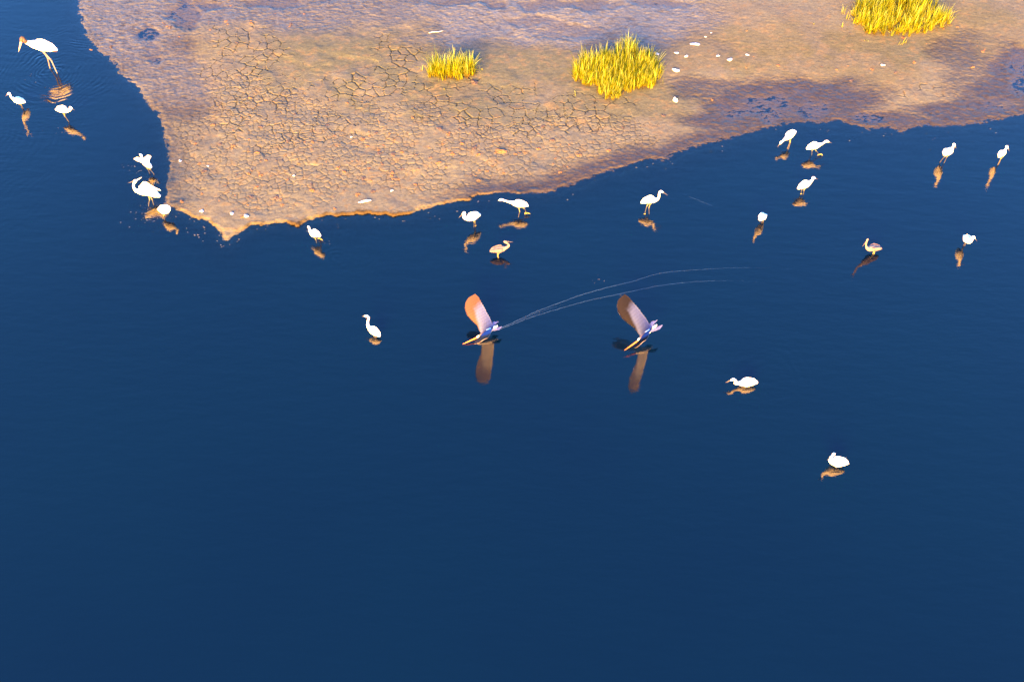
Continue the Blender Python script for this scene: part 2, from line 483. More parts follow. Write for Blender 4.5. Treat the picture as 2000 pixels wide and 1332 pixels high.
L(tcw.outputs["Object"], dist_n.inputs["Vector"])
pn = N("ShaderNodeTexNoise"); pn.inputs["Scale"].default_value = 1.9; pn.inputs["Detail"].default_value = 3
L(tcw.outputs["Object"], pn.inputs["Vector"])
patch = math_('MAXIMUM', math_('MULTIPLY', math_('SUBTRACT', pn.outputs["Fac"], .38), 4.5), .05)
acc = None
for (rx, ry, wl, amp, fall) in RINGS:
    c = P(rx, ry)
    d = N("ShaderNodeVectorMath", operation='DISTANCE')
    L(tcw.outputs["Object"], d.inputs[0]); d.inputs[1].default_value = (c.x, c.y, 0)
    dd = math_('ADD', d.outputs["Value"], math_('MULTIPLY', dist_n.outputs["Fac"], .55))
    s = math_('SINE', math_('MULTIPLY', dd, 2 * math.pi / wl))
    e = math_('EXPONENT', math_('MULTIPLY', math_('POWER', d.outputs["Value"], 2.0), -1.0 / fall ** 2))
    t = math_('MULTIPLY', math_('MULTIPLY', math_('MULTIPLY', s, e), amp), patch)
    acc = t if acc is None else math_('ADD', acc, t)
mp = N("ShaderNodeMapping"); mp.inputs["Rotation"].default_value = (0, 0, .35); mp.inputs["Scale"].default_value = (.7, 2.2, 1)
L(tcw.outputs["Object"], mp.inputs["Vector"])
sw = N("ShaderNodeTexNoise"); sw.inputs["Scale"].default_value = 2.2; sw.inputs["Detail"].default_value = 5; sw.inputs["Roughness"].default_value = .6
L(mp.outputs[0], sw.inputs["Vector"])
acc = math_('ADD', acc, math_('MULTIPLY', sw.outputs["Fac"], .0065))
bw = N("ShaderNodeBump"); bw.inputs["Distance"].default_value = 1.0; bw.inputs["Strength"].default_value = 1.0
L(acc, bw.inputs["Height"]); L(bw.outputs[0], gl.inputs["Normal"]); L(bw.outputs[0], fres.inputs["Normal"])

wxs = axis(-13.5, 13.5, .06, 2600, 20)
wys = np.concatenate([(12.0 - np.geomspace(.1, 400, 20))[::-1], np.arange(12.0, 22.4, .05), 22.4 + np.geomspace(.1, 3900, 20)])
WX, WY = np.meshgrid(wxs, wys)
zb, _, _, _ = ground_fields(WX.ravel(), WY.ravel(), fine=False)
depth = 1 - np.exp(-np.maximum(0, -zb) * 13.0)
water = grid_mesh("water", WX, WY, np.zeros_like(WX), mw, {"depth": depth})
tag(water, "still dark blue lagoon water", None, kind="structure")

# ---------------------------------------------------------------- grass
mg = bpy.data.materials.new("grass_blade"); mg.use_nodes = True
nt = mg.node_tree; b = nt.nodes["Principled BSDF"]; L = nt.links.new
ag = N("ShaderNodeAttribute"); ag.attribute_name = "col"
ngg = N("ShaderNodeTexNoise"); ngg.inputs["Scale"].default_value = 20
hs = N("ShaderNodeMapRange"); hs.inputs[3].default_value = .8; hs.inputs[4].default_value = 1.2
L(ngg.outputs["Fac"], hs.inputs[0])
vv = N("ShaderNodeVectorMath", operation='SCALE'); L(ag.outputs["Color"], vv.inputs[0]); L(hs.outputs[0], vv.inputs["Scale"])
L(vv.outputs[0], b.inputs["Base Color"]); b.inputs["Roughness"].default_value = .55
b.inputs["Specular IOR Level"].default_value = .12
tl = N("ShaderNodeBsdfTranslucent"); L(vv.outputs[0], tl.inputs["Color"])
mxg = N("ShaderNodeMixShader"); mxg.inputs[0].default_value = .35
L(b.outputs[0], mxg.inputs[1]); L(tl.outputs[0], mxg.inputs[2]); L(mxg.outputs[0], nt.nodes["Material Output"].inputs["Surface"])

GREEN = np.array((.055, .100, .002)); YEL = np.array((.200, .235, .002)); DRY = np.array((.32, .42, .09)); RUST = np.array((.085, .050, .004))

def blade(mb, base, length, az, lean, w, c0, c1):
    seg = 5
    d = Vector((math.cos(az), math.sin(az), 0))
    side = Vector((-math.sin(az + random.uniform(-.8, .8)), math.cos(az), 0)).normalized()
    V, F, C = [], [], []
    p = Vector(base); ang = lean * .45
    for i in range(seg + 1):
        t = i / seg
        ww = w * (1 - t ** 1.8) * (.65 + .35 * min(1, t * 4)) + .0006
        nrm = d * math.cos(ang) - Vector((0, 0, math.sin(ang)))
        V += [p - side * ww, p + nrm * ww * .45, p + side * ww]
        cc = c0 * (1 - t) ** 1.5 + c1 * (1 - (1 - t) ** 1.5)
        C += [cc] * 3
        if i < seg:
            k = i * 3
            F += [(k, k + 1, k + 4, k + 3), (k + 1, k + 2, k + 5, k + 4)]
        p = p + (Vector((0, 0, 1)) * math.cos(ang) + d * math.sin(ang)) * (length / seg)
        ang += lean * .9 / seg
    mb.add(V, F, 0, C)

def tuft(mb, x, y, hh, n, spread=.5, rust=.5, dryp=.2, greenp=.38):
    z = ground_z(x, y) - .01
    for i in range(n):
        az = random.uniform(0, 2 * math.pi)
        ln = hh * random.uniform(.55, 1.08)
        lean = abs(random.gauss(0, spread)) + .06
        r = random.random()
        tip = DRY if r < dryp else (GREEN if r < dryp + greenp else YEL)
        tip = tip * random.uniform(.7, 1.25)
        root = (RUST if random.random() < rust else YEL * .6 + RUST * .35)
        blade(mb, (x + random.gauss(0, .018), y + random.gauss(0, .018), z), ln, az, lean, random.uniform(.0038, .0080), root, tip)

def clump(label, cpx, parts, ntuft, hh, nb, seedlings=()):
    mb = MB(); k = 0
    fx = P(*cpx)
    while k < ntuft:
        cx, cy, rx, ry, hf = random.choices(parts, weights=[p[2] * p[3] for p in parts])[0]
        a, r = random.uniform(0, 2 * math.pi), math.sqrt(random.random())
        q = P(cx + rx * r * math.cos(a), cy + ry * r * math.sin(a))
        tuft(mb, q.x, q.y, hh * hf * random.uniform(.55, 1.15) * (1 - .3 * r ** 3), nb, .52)
        k += 1
    # dead matted stems at the foot of the clump
    lm = mb
    for i in range(int(ntuft * 1.6)):
        cx, cy, rx, ry, hf = random.choices(parts, weights=[p[2] * p[3] for p in parts])[0]
        a, r = random.uniform(0, 2 * math.pi), math.sqrt(random.random()) * 1.1
        q = P(cx + rx * r * math.cos(a), cy + ry * r * math.sin(a))
        blade(lm, (q.x, q.y, ground_z(q.x, q.y) + .006), random.uniform(.08, .2), random.uniform(0, 6.28), random.uniform(1.1, 1.45), .006, RUST * .8, RUST * random.uniform(.6, 1.6))
    bz = Vector((fx.x, fx.y, ground_z(fx.x, fx.y)))
    o = make("grass_clump", [v - bz for v in mb.v], mb.f, mg, cols=mb.c); o.location = bz
    tag(o, label, "grass clump", "tall yellow marsh grass clumps")
    return o

clump("smallest yellow grass clump, standing alone on cracked mud", (884, 150),
      [(866, 150, 22, 11, 1), (894, 150, 34, 13, 1), (850, 154, 12, 6, .8), (918, 147, 12, 6, 1)], 74, .62, 17)
clump("big yellow green grass clump at the middle of the mudflat", (1205, 160),
      [(1160, 140, 40, 22, 1), (1225, 125, 48, 26, 1.15), (1200, 160, 60, 28, 1), (1270, 150, 22, 22, 1), (1190, 190, 24, 12, .8), (1135, 155, 16, 16, .8), (1240, 172, 34, 10, .75)], 300, .56, 17)
clump("widest yellow grass clump, cut by the far edge of the view", (1750, 40),
      [(1700, 30, 36, 40, 1.1), (1750, 10, 60, 50, 1.1), (1720, 62, 30, 16, .9), (1790, 40, 46, 30, 1.1), (1830, 52, 22, 16, .9), (1690, 50, 20, 12, .8), (1770, 62, 26, 12, .8), (1760, -40, 70, 30, 1)], 380, .56, 17)
for i, (sx, sy, hh, nb, lab) in enumerate([
        (1645, 30, .30, 7, "pair of thin tall sprouts left of the widest grass clump"), (1653, 40, .24, 5, "slim sprout close beside the tall sprout pair"),
        (1644, 56, .16, 4, "short sprout below the tall sprouts left of the widest clump"),
        (1691, 83, .10, 5, "tiny rusty sprout just in front of the widest grass clump"), (1757, 90, .14, 5, "small forked sprout in front of the widest grass clump"),
        (1765, 87, .16, 6, "small upright sprout beside the forked sprout in front of the widest clump"),
        (826, 143, .14, 3, "single thin sprout left of the smallest grass clump"), (940, 142, .12, 3, "dry sprout right of the smallest grass clump"),
        (866, 180, .10, 3, "tiny sprout in front of the smallest grass clump"), (1293, 166, .22, 3, "lone rusty sprout right of the big grass clump"),
        (1292, 145, .24, 3, "lone green sprout right of the big grass clump"), (1123, 190, .10, 5, "tiny green sprout left in front of the big grass clump"),
        (1588, 52, .10, 3, "tiny sprout alone on bare mud left of the widest clump")]):
    q = P(sx, sy); mb = MB(); tuft(mb, q.x, q.y, hh, nb, .25, .4, .3, .2)
    o = make("grass_sprout", [v - Vector((q.x, q.y, 0)) for v in mb.v], mb.f, mg, cols=mb.c); o.location = (q.x, q.y, 0)
    tag(o, lab, "grass sprout", "grass sprouts round the clumps")

# ---------------------------------------------------------------- birds
def wing_surface(stations, up, nch=12, thick=.012, feathers=9, jag=.10):
    """stations: [(lead Vector, trail Vector)] root to tip -> closed cambered wing with a scalloped feather edge"""
    n = len(stations); fine = []
    for i in range(n - 1):
        for k in range(8):
            t = k / 8
            fine.append((stations[i][0].lerp(stations[i + 1][0], t), stations[i][1].lerp(stations[i + 1][1], t)))
    fine.append(stations[-1])
    m = len(fine); V, F, C = [], [], []
    span = (fine[-1][0] - fine[0][0])
    for s in (1, -1):
        for i, (a, b_) in enumerate(fine):
            u = i / (m - 1)
            ch = b_ - a
            ph = (u * feathers) % 1.0
            ext = 1 + jag * (ph - .5) * (1 + u)
            nv = ch.cross(span).normalized()
            if nv.dot(up) < 0: nv = -nv
            for k in range(nch + 1):
                w = k / nch
                th = thick * (1 - .7 * u) * math.sin(math.pi * min(1, w * 1.0) ** .6) * .5 + .0012
                rib = .0018 * math.sin(2 * math.pi * u * feathers) * w
                V.append(a + ch * w * ext + nv * (.18 * ch.length * w * (1 - w) + s * th + rib))
                C.append(u)
    off = m * (nch + 1)
    for s in (0, 1):
        for i in range(m - 1):
            for k in range(nch):
                q = [s * off + i * (nch + 1) + k, s * off + i * (nch + 1) + k + 1, s * off + (i + 1) * (nch + 1) + k + 1, s * off + (i + 1) * (nch + 1) + k]
                F.append(tuple(q if s == 0 else q[::-1]))
    ring = [i * (nch + 1) for i in range(m)] + [(m - 1) * (nch + 1) + k for k in range(1, nch + 1)] + [i * (nch + 1) + nch for i in range(m - 2, -1, -1)] + [k for k in range(nch - 1, 0, -1)]
    for i in range(len(ring)):
        p, q = ring[i], ring[(i + 1) % len(ring)]
        F.append((p, p + off, q + off, q))
    return V, F, C

def bird(kind, label, T, C, Nk, neck, H, B, feet, mats, s=1.0, bill_len=.09, fat=1.0, wings=True, foot_up=None, leg_r=.0065, group=None, cat="bird", head_r=.024, neck_r=.017, bill_r=.008, skinhead=False, sway=.0):
    body_m, wing_m, bill_m, legu_m, legd_m, foot_m = mats
    hd = Nk - T; hd.z = 0
    if hd.length < .05: hd = C - T
    hd.z = 0; hd.normalize()
    side = hd.cross(Vector((0, 0, 1)))
    base = Vector(feet[0]); base.z = 0
    for f in feet[1:]: base = (base + Vector(f)) / 2
    base.z = 0
    root = empty(kind, base)
    def loc(v): return [p - base for p in v]
    mb = MB()
    bax = (Nk - T)
    up = Vector((0, 0, 1)) - bax.normalized() * bax.normalized().z
    up.normalize()
    sc = s * fat
    rump = T.lerp(C, .45) + up * .006; chest = C.lerp(Nk, .55) - up * .006
    dirB = (B - H).normalized()
    face = H + dirB * head_r * 1.5
    pts = [(T, .022 * sc, .006 * sc), (T.lerp(C, .2), .036 * sc, .022 * sc), (rump, .052 * sc, .048 * sc), (C, .060 * sc, .065 * sc),
           (chest, .052 * sc, .058 * sc), (Nk, .028 * sc, .032 * sc)]
    for k in neck: pts.append((k, neck_r * s, neck_r * 1.1 * s))
    prev = neck[-1] if neck else Nk
    pts.append((H - dirB * head_r * .9 + (prev - H).normalized() * .008, head_r * .85 * s, head_r * .8 * s))
    pts.append((H, head_r * .92 * s, head_r * s))
    pts.append((face, bill_r * 1.3 * s, bill_r * 1.5 * s))
    V, F = loft(pts, side, 6, 16)
    nhead = 16 * 6 * 3
    mats_b = [body_m, legu_m, legd_m, foot_m] + ([M['storkhead']] if skinhead else [])
    mb.add(loc(V), F, 0)
    if skinhead:
        for i in range(len(F) - 2 - 16 * 6 * 3 - 16 * 3, len(F)): mb.m[i] = 4
    # legs grow out of the belly with feathered thighs
    belly = C - up * .045 * sc
    for i, f in enumerate(feet):
        f = Vector(f)
        sg = (-1, 1)[i % 2]
        hip = belly + side * sg * .026 * s + bax.normalized() * .0
        if len(feet) == 2:
            if (Vector(feet[0]) - Vector(feet[1])).dot(side) > 0: hip = belly - side * sg * -.026 * s if i == 0 else belly + side * -.026 * s
        knee = hip.lerp(f, .45) - hd * (.028 + sway)
        V, F = loft([(hip + up * .03, .026 * sc, .026 * sc), (hip.lerp(knee, .3), .014 * s, .014 * s), (hip.lerp(knee, .6), leg_r, leg_r), (knee, leg_r * 1.45, leg_r * 1.45)], side, 3, 8)
        mb.add(loc(V), F, 1)
        V, F = loft([(knee, leg_r * 1.45, leg_r * 1.45), (knee.lerp(f, .3), leg_r, leg_r), (Vector((f.x, f.y, f.z - .06)), leg_r * .9, leg_r * .9)], side, 3, 8)
        mb.add(loc(V), F, 2)
        if foot_up is not None and i == foot_up:
            for an in (-.5, 0, .5, 3.1):
                dv = (hd * math.cos(an) + side * math.sin(an)) * .06 + Vector((0, 0, -.02))
                V, F = loft([(f, .008, .008), (f + dv * .5, .007, .006), (f + dv, .003, .003)], Vector((0, 0, 1)), 2, 6)
                mb.add(loc(V), F, 3)
    make("body", mb.v, mb.f, mats_b, parent=root, mat_idx=mb.m)
    V, F = loft([(face - dirB * .006, bill_r * s, bill_r * 1.2 * s), (face.lerp(B, .5), bill_r * .62 * s, bill_r * .75 * s), (B, .0012, .0014)], side, 4, 8)
    make("bill", loc(V), F, bill_m, parent=root)
    if wings:
        for sg in (-1, 1):
            o = side * sg
            V, F = loft([(Nk.lerp(C, .35) + o * .034 * sc + up * .012, .006 * sc, .020 * sc), (C.lerp(Nk, .35) + o * .052 * sc + up * .016, .016 * sc, .046 * sc),
                         (C + o * .056 * sc + up * .018, .018 * sc, .056 * sc), (T.lerp(C, .45) + o * .042 * sc + up * .022, .014 * sc, .038 * sc), (T.lerp(C, .08) + o * .014 * sc + up * .010, .005 * sc, .011 * sc)], side, 5, 12)
            make("wing", loc(V), F, wing_m, parent=root)
    for sg in (-1, 1):
        e = H + dirB * head_r * .55 + side * sg * head_r * .72 * s
        V, F = loft([(e - dirB * .004, .002, .002), (e, .004, .004), (e + dirB * .004, .002, .002)], side, 2, 6)
        make("eye", loc(V), F, M['eye'], parent=root)
    tag(root, label, cat, group)
    return root, dict(side=side, up=up, hd=hd, base=base, C=C, N=Nk, T=T)

WH = (M['white'], M['white'], M['bill'], M['leg'], M['darkleg'], M['foot'])
SL = (M['slate'], M['slatewing'], M['bill'], M['leg'], M['leg'], M['foot'])
GE = "white egrets wading along the shore"

# stork (the only big one)
bird("wood_stork", "big white stork with bare grey head wading in rippled water", PR(112.5, 98.8, 168), PR(82, 90, 176.5), P(55, 84, .72), [P(48, 80, .80)], P(43, 77, .84), P(36, 103, .60),
     [P(97, 134, 0), P(112, 144, 0)], (M['white'], M['white'], M['storkbill'], M['storkleg'], M['storkleg'], M['darkleg']), s=1.45, fat=1.12, leg_r=.014, head_r=.036, neck_r=.030, bill_r=.017, skinhead=True, cat="stork", sway=.03)

_st = bpy.data.objects['wood_stork']
V, F, _ = wing_surface([(P(101, 99.5, .53), P(112, 100.5, .50)), (P(103, 102, .52), P(113, 102.5, .49))], Vector((0, 0, 1)), 6, .012, 4, .2)
make('tail_feathers', [p - _st.location for p in V], F, M['brownwing'], parent=_st)

def egret(label, T, C, Nk, neck, H, B, feet, **k):
    k.setdefault('group', GE); k.setdefault('cat', 'egret')
    return bird("white_egret", label, PR(*T) if len(T) == 3 and T[2] > 5 else P(*T), PR(*C) if C[2] > 5 else P(*C), PR(*Nk) if Nk[2] > 5 else P(*Nk),
                [PR(*q) if q[2] > 5 else P(*q) for q in neck], PR(*H) if H[2] > 5 else P(*H), PR(*B) if B[2] > 5 else P(*B),
                [P(*(tuple(f) + (0,))[:3]) if len(f) == 2 else P(*f) for f in feet], k.pop('mats', WH), **k)

egret("white egret nearest the left edge, below the big stork", (49.7, 200, 213), (36.5, 197.5, 224.5), (26, 193, 235), [(22, 190, .40), (20, 186, .50)], (17, 183.5, .56), (10.5, 188.5, .50), [(42, 212), (45, 213)])
egret("white egret standing below and right of the stork, head turned away", (108.5, 214, 249), (122, 214.5, 253), (134, 216, 261), [(138, 214, .37), (139, 212, .41)], (138, 210.5, .43), (146, 216, .36), [(133, 237), (136, 239)])
r4, i4 = egret("white egret raising both wings beside the left shore", (296, 328, .17), (285, 319, .24), (277, 310, .33), [(276, 306, .38)], (275, 303, .42), (270, 300, .40), [(303, 342), (293, 340)], wings=False)
r5, i5 = egret("large white egret stretching its wings at the left shore, head feathers raised", (313, 384, .18), (292, 375, .26), (268, 373, .36), [(262, 368, .42), (261, 360, .47)], (264, 353.5, .52), (249.5, 358, .46), [(300, 402), (288, 405)], wings=False, s=1.15, fat=1.2)
egret("white egret seen from behind at the corner of the left shore", (308.8, 407.6, 433), (321, 411, 441), (329, 410, .27), [(331, 405, .33)], (326, 402.5, .38), (334, 407, .33), [(317, 429), (322, 431)], fat=1.15)
egret("white egret walking with one yellow foot lifted, below the pale shore lip", (626, 461.5, 501.5), (613.5, 456.5, 490), (605.5, 451, .26), [(604, 447, .28)], (602.8, 443.6, .30), (600.5, 440.5, .27), [(618, 474), (625.5, 466, .05)], foot_up=1)
egret("white egret with bent neck, hindmost of the trio near the middle shore", (938, 418.5, 453), (923, 424, 463.5), (910, 426.5, 472), [(905, 424, .40), (908, 420, .47)], (905.5, 416.6, .54), (895.5, 426, .46), [(929, 441), (925, 444)], foot_up=0, fat=1.1)
egret("white egret striding with its neck stretched forward close to the middle shore", (1032, 402, 437), (1014, 399, 436), (999, 395.6, 436), [(990, 393.5, .33), (984, 391.5, .35)], (977.6, 390.6, .375), (971.5, 392.5, .34), [(1011.5, 426), (1030, 416, .06)], foot_up=1, fat=.95)
bird("little_heron", "pinkish grey heron with curled neck and heavy bill below the egret trio", PR(956.5, 490.6, 510), PR(975, 487.4, 509), P(988, 484, .21), [P(994, 480, .26), P(991, 475.5, .31)], P(986.5, 472, .35), P(1003, 473, .31),
     [P(972.5, 504), P(974, 505)], SL, cat="heron", bill_r=.011, head_r=.022)
egret("white egret alone on open water left of the flying birds", (742.3, 657, .07), (729.5, 646.5, .13), (719, 637, .22), [(718.5, 628, .28), (720, 621, .33)], (715, 617.3, .36), (706.5, 617.8, .33), [(731, 661), (734, 662)], fat=.95)
egret("white egret with high head looking right, below the long dark shore belt", (1251.5, 396, 429), (1270.4, 390.6, 432), (1283, 390, 436.6), [(1287, 385, .43), (1287.5, 379, .50)], (1292, 374.6, .53), (1304.5, 381.5, .46), [(1259, 418), (1268.3, 419)], foot_up=0)
egret("white egret probing down with its tail up, nearest the right shore", (1554.4, 256, 298.6), (1542.7, 264.5, 303), (1533, 272, 306.7), [(1529, 275.5, .24)], (1525, 279, .22), (1518, 288, .13), [(1536.5, 293), (1539, 294)])
egret("white egret stepping forward with one yellow foot lifted near the right shore", (1575, 291, 322), (1591, 285.3, 320), (1602, 282.3, .30), [(1607, 280.5, .33), (1611, 277.5, .35)], (1616, 276.6, .36), (1625, 280, .31), [(1586, 304), (1602, 301.5, .05)], foot_up=1)
egret("white egret standing below the two egrets at the right shore", (1558, 369, 398.6), (1572.5, 360.7, 393), (1584, 354.5, .31), [(1587.5, 350.5, .35)], (1589.5, 347.6, .375), (1597, 350.4, .34), [(1564.5, 379), (1570, 380)], foot_up=0)
egret("compact white egret facing the viewer on open water right of centre", (1494, 420.5, 434), (1489, 424, 449), (1484.5, 427, .25), [(1484, 424, .31), (1485, 421.5, .35)], (1486, 420.5, .37), (1480, 428, .32), [(1487.5, 436), (1491, 435)])
egret("white egret on thin legs with a plump body, left of the slim one", (1844, 303, .15), (1852, 296.5, 338), (1859, 291.5, .42), [(1861.5, 287.5, .50)], (1864, 283, .58), (1868, 290.5, .50), [(1834, 318), (1844, 319)], fat=1.15)
egret("slim white egret nearest the right edge of the view", (1950.8, 308, 326), (1957.5, 300.5, 336), (1963, 293.8, .40), [(1965, 290.5, .48)], (1967, 287.5, .55), (1971.5, 296, .46), [(1948, 324), (1950, 323)], fat=.85)
r21, i21 = egret("white egret lifting a wing tip while preening, below the two right edge egrets", (1884, 461, .17), (1889, 468, .21), (1896, 471, .30), [(1899, 468, .36)], (1902, 463.5, .41), (1908.5, 471, .34), [(1881, 480), (1884, 481)])
bird("little_heron", "slender pinkish grey heron with upright neck on open water at right", PR(1722, 485, 499.5), PR(1706, 484.5, 504), P(1694.5, 485.5, .24), [P(1691.5, 480, .33), P(1692, 474, .44)], P(1694, 468.5, .53), P(1684.5, 482, .42),
     [P(1704, 496.5), P(1707, 497)], SL, cat="heron", head_r=.018, neck_r=.014)
egret("white egret resting low on the water below the right flying bird", (1480, 746, .10), (1459, 747.2, .085), (1442.5, 748.2, .10), [(1435.5, 748.5, .13), (1437.5, 744, .18)], (1430.5, 741.4, .21), (1416.5, 747.2, .15), [(1458, 753), (1462, 753)], fat=1.05)
egret("white egret nearest the viewer, alone at lower right, neck tucked down", (1657.6, 903.4, .13), (1635, 902, .13), (1622.5, 899.5, .20), [(1622, 894, .28), (1626, 889, .35)], (1627.8, 887.3, .39), (1615.5, 899, .33), [(1632, 914), (1634, 913)], fat=1.15)

def raised_wings(root, inf, specs, mat, feathers=7):
    for (rf, rb, stations) in specs:
        st = [(rf, rb)] + stations
        V, F, _ = wing_surface(st, Vector((0, 0, 1)), 8, .016, feathers, .14)
        make("wing", [p - inf['base'] for p in V], F, mat, parent=root)

a = i4
raised_wings(r4, a, [(P(279, 311, .30), P(288, 321, .24), [(P(268, 307, .36), P(278, 318, .30)), (P(261, 311, .34), P(268, 315, .31))]),
                     (P(281, 309, .31), P(291, 320, .24), [(P(289, 303, .38), P(292, 311, .34)), (P(295.5, 306, .36), P(293, 310, .35))])], M['white'])
a = i5
raised_wings(r5, a, [(P(270, 366, .37), P(296, 376, .28), [(P(280, 355, .48), P(300, 370, .38)), (P(286, 356, .50), P(316, 373, .34))]),
                     (P(268, 376, .33), P(292, 380, .26), [(P(285, 378, .32), P(300, 383, .26)), (P(306, 377, .28), P(314, 384, .22))])], M['white'])
a = i21
raised_wings(r21, a, [(P(1890, 465, .27), P(1885, 470, .2), [(P(1887, 460.5, .30), P(1883, 464, .24)), (P(1890, 457.5, .32), P(1886.5, 459, .30))])], M['white'])
# head plumes of the big egret at the left shore
V, F = loft([(P(266, 353, .52), .012, .012), (P(271, 350, .53), .009, .008), (P(277, 346.5, .54), .002, .002)], Vector((0, 0, 1)), 4, 8)
make("crest", [p - i5['base'] for p in V], F, M['white'], parent=r5)

# the two skimming birds -------------------------------------------------
def flyer(label, bill, face, Nk, C, tailf, tail_l, tail_r, far_tip, near_tip, grey, hand):
    base = Vector((C.x, C.y, 0))
    root = empty("black_skimmer", base)
    ax = (Nk - tailf); axn = ax.normalized()
    side = axn.cross(Vector((0, 0, 1))).normalized(); up = side.cross(axn).normalized()
    loc = lambda v: [p - base for p in v]
    V, F = loft([(tailf, .012, .006), (tailf.lerp(C, .4), .030, .020), (C, .048, .040), (C.lerp(Nk, .5), .040, .036), (Nk, .024, .024), (Nk.lerp(face, .6), .025, .027), (face, .010, .016)], side, 6, 14)
    mb = MB(); mb.add(loc(V), F)
    make("body", mb.v, mb.f, M['white'], parent=root)
    V, F = loft([(face - axn * .008, .013, .020), (face.lerp(bill, .5), .009, .016), (bill, .003, .005)], side, 4, 8)
    make("bill", loc(V), F, M['orangebill'], parent=root)
    V, F = loft([(Nk.lerp(face, .75) + up * .010, .012, .010), (Nk + up * .012, .024, .018), (Nk.lerp(C, .6) + up * .018, .036, .026), (C.lerp(tailf, .4) + up * .010, .026, .018), (C.lerp(tailf, .75) + up * .006, .014, .008)], side, 5, 12)
    make("back_plumage", loc(V), F, M['slatewing'], parent=root)
    for tp in (tail_l, tail_r):
        s0 = C.lerp(tailf, .22) + up * .022
        wv = side * .055 * (1 if (tp - tailf).dot(side) > 0 else -1)
        V, F, _ = wing_surface([(s0, s0 + wv), (s0.lerp(tp, .6), s0.lerp(tp, .6) + wv * 1.3), (tp, tp + wv * .3 - axn * -.03)], up, 6, .008, 3, .05)
        make("tail_feathers", loc(V), F, M['greywing'], parent=root)
    for tip in (far_tip, near_tip):
        r0 = C.lerp(Nk, .35)
        d = tip - r0
        sh = 1 if tip is far_tip else 1
        def stn(u, f, bk, lift=0): return (r0 + d * u + axn * f + Vector((0, 0, lift)), r0 + d * u + axn * bk + Vector((0, 0, lift)))
        st = [stn(.04, .09, -.17), stn(.28, .12, -.155, .02), stn(.46, .19, -.125, .035), stn(.66, .245, -.10, .03), stn(.88, .245, -.075, .01), stn(1.02, .20, -.05), stn(1.10, .12, -.02)]
        V, F, U = wing_surface(st, Vector((0, 0, 1)), 14, .018, 15, .04)
        cols = []
        for k, u in enumerate(U):
            w = (k % 15) / 14; top = k < len(U) // 2
            split = -.05 + .55 * min(1, u / .5)                      # brown leading coverts widen towards the hand
            t = max(0, min(1, (split - w) / .16 + .5))
            t = max(t, max(0, min(1, (u - .48 - .03 * math.sin(w * 9)) / .16)))
            a, b_ = (np.array(grey), np.array(hand)) if top else (np.array((.72, .68, .58)), np.array((.42, .34, .26)))
            st_ = .92 + .16 * (0.5 + 0.5 * math.sin(u * 15 * 2 * math.pi))
            cols.append((a * (1 - t) + b_ * t) * st_)
        make("wing", loc(V), F, M['plumage'], parent=root, cols=cols)
    tag(root, label, "skimmer", "two skimmers flying low over the water")
    return root

flyer("left skimmer cutting the water with its orange bill, trailing a double wake", P(904, 672, .02), P(931, 659.5, .08), P(939, 655, .12), P(953, 646, .16), P(972, 636, .20), P(974, 628, .22), P(981, 637.5, .19),
      P(928, 582, .50), P(950, 660, .62), (.060, .078, .165), (.060, .036, .026))
flyer("right skimmer gliding above the water with wings up and no wake", P(1220, 684, .11), P(1245, 666, .19), P(1252, 660, .22), P(1263, 650, .27), P(1283, 634, .34), P(1284.5, 625, .38), P(1294.5, 634, .35),
      P(1222, 583, .64), P(1260, 664, .73), (.036, .050, .120), (.007, .0065, .009))

# wake: low capillary ridges left by the bill
mwk = simple("wake_ridge_water", (.016, .028, .045), .12, .35, 3, .9)
def wake(name, label, pts, w0, w1, h):
    P3 = [P(x, y) for x, y in pts]
    q = catmull([(p, 0, 0) for p in P3], 10)
    V, F = [], []
    n = len(q)
    for i, a in enumerate(q):
        p = Vector(a[:3]); t = (Vector(q[min(i + 1, n - 1)][:3]) - Vector(q[max(i - 1, 0)][:3])).normalized()
        s = Vector((-t.y, t.x, 0)); u = i / (n - 1)
        w = .7 * (w0 + (w1 - w0) * u) * (.75 + .5 * random.random()) * (1 - max(0, u - .42) * 1.7)
        p = p + s * random.gauss(0, .003)
        for k in range(5):
            an = math.pi * k / 4
            V.append(p + s * math.cos(an) * w + Vector((0, 0, -.001 + math.sin(an) * h * w / w0)))
    for i in range(n - 1):
        for k in range(4): F.append((i * 5 + k, i * 5 + k + 1, i * 5 + 6 + k, i * 5 + 5 + k))
    o = make(name, V, F, mwk)
    return tag(o, label, "wake", "wake lines of the skimming bird")
wake("wake_line", "upper of two thin wake lines curving away behind the left skimmer", [(976, 641), (1000, 631), (1040, 612), (1082, 595.5), (1150, 571.5), (1230, 551), (1290, 534), (1350, 528), (1450, 523), (1550, 527), (1670, 539), (1760, 553)], .008, .0045, .006)
wake("wake_line", "lower of two thin wake lines curving away behind the left skimmer", [(977, 642.5), (1000, 634), (1040, 619), (1082, 606), (1150, 587), (1230, 570), (1290, 558), (1350, 551), (1410, 548.5), (1470, 550.5), (1550, 561), (1680, 577), (1800, 598)], .007, .004, .005)
wake("wake_line", "short faint middle wake line close behind the left skimmer", [(1010, 628.5), (1050, 611), (1082, 600.5), (1115, 590), (1150, 579)], .004, .003, .003)
wake("wake_line", "faint straight streak on the water right of the high headed egret", [(1345, 384), (1385, 400), (1430, 418)], .004, .003, .003)

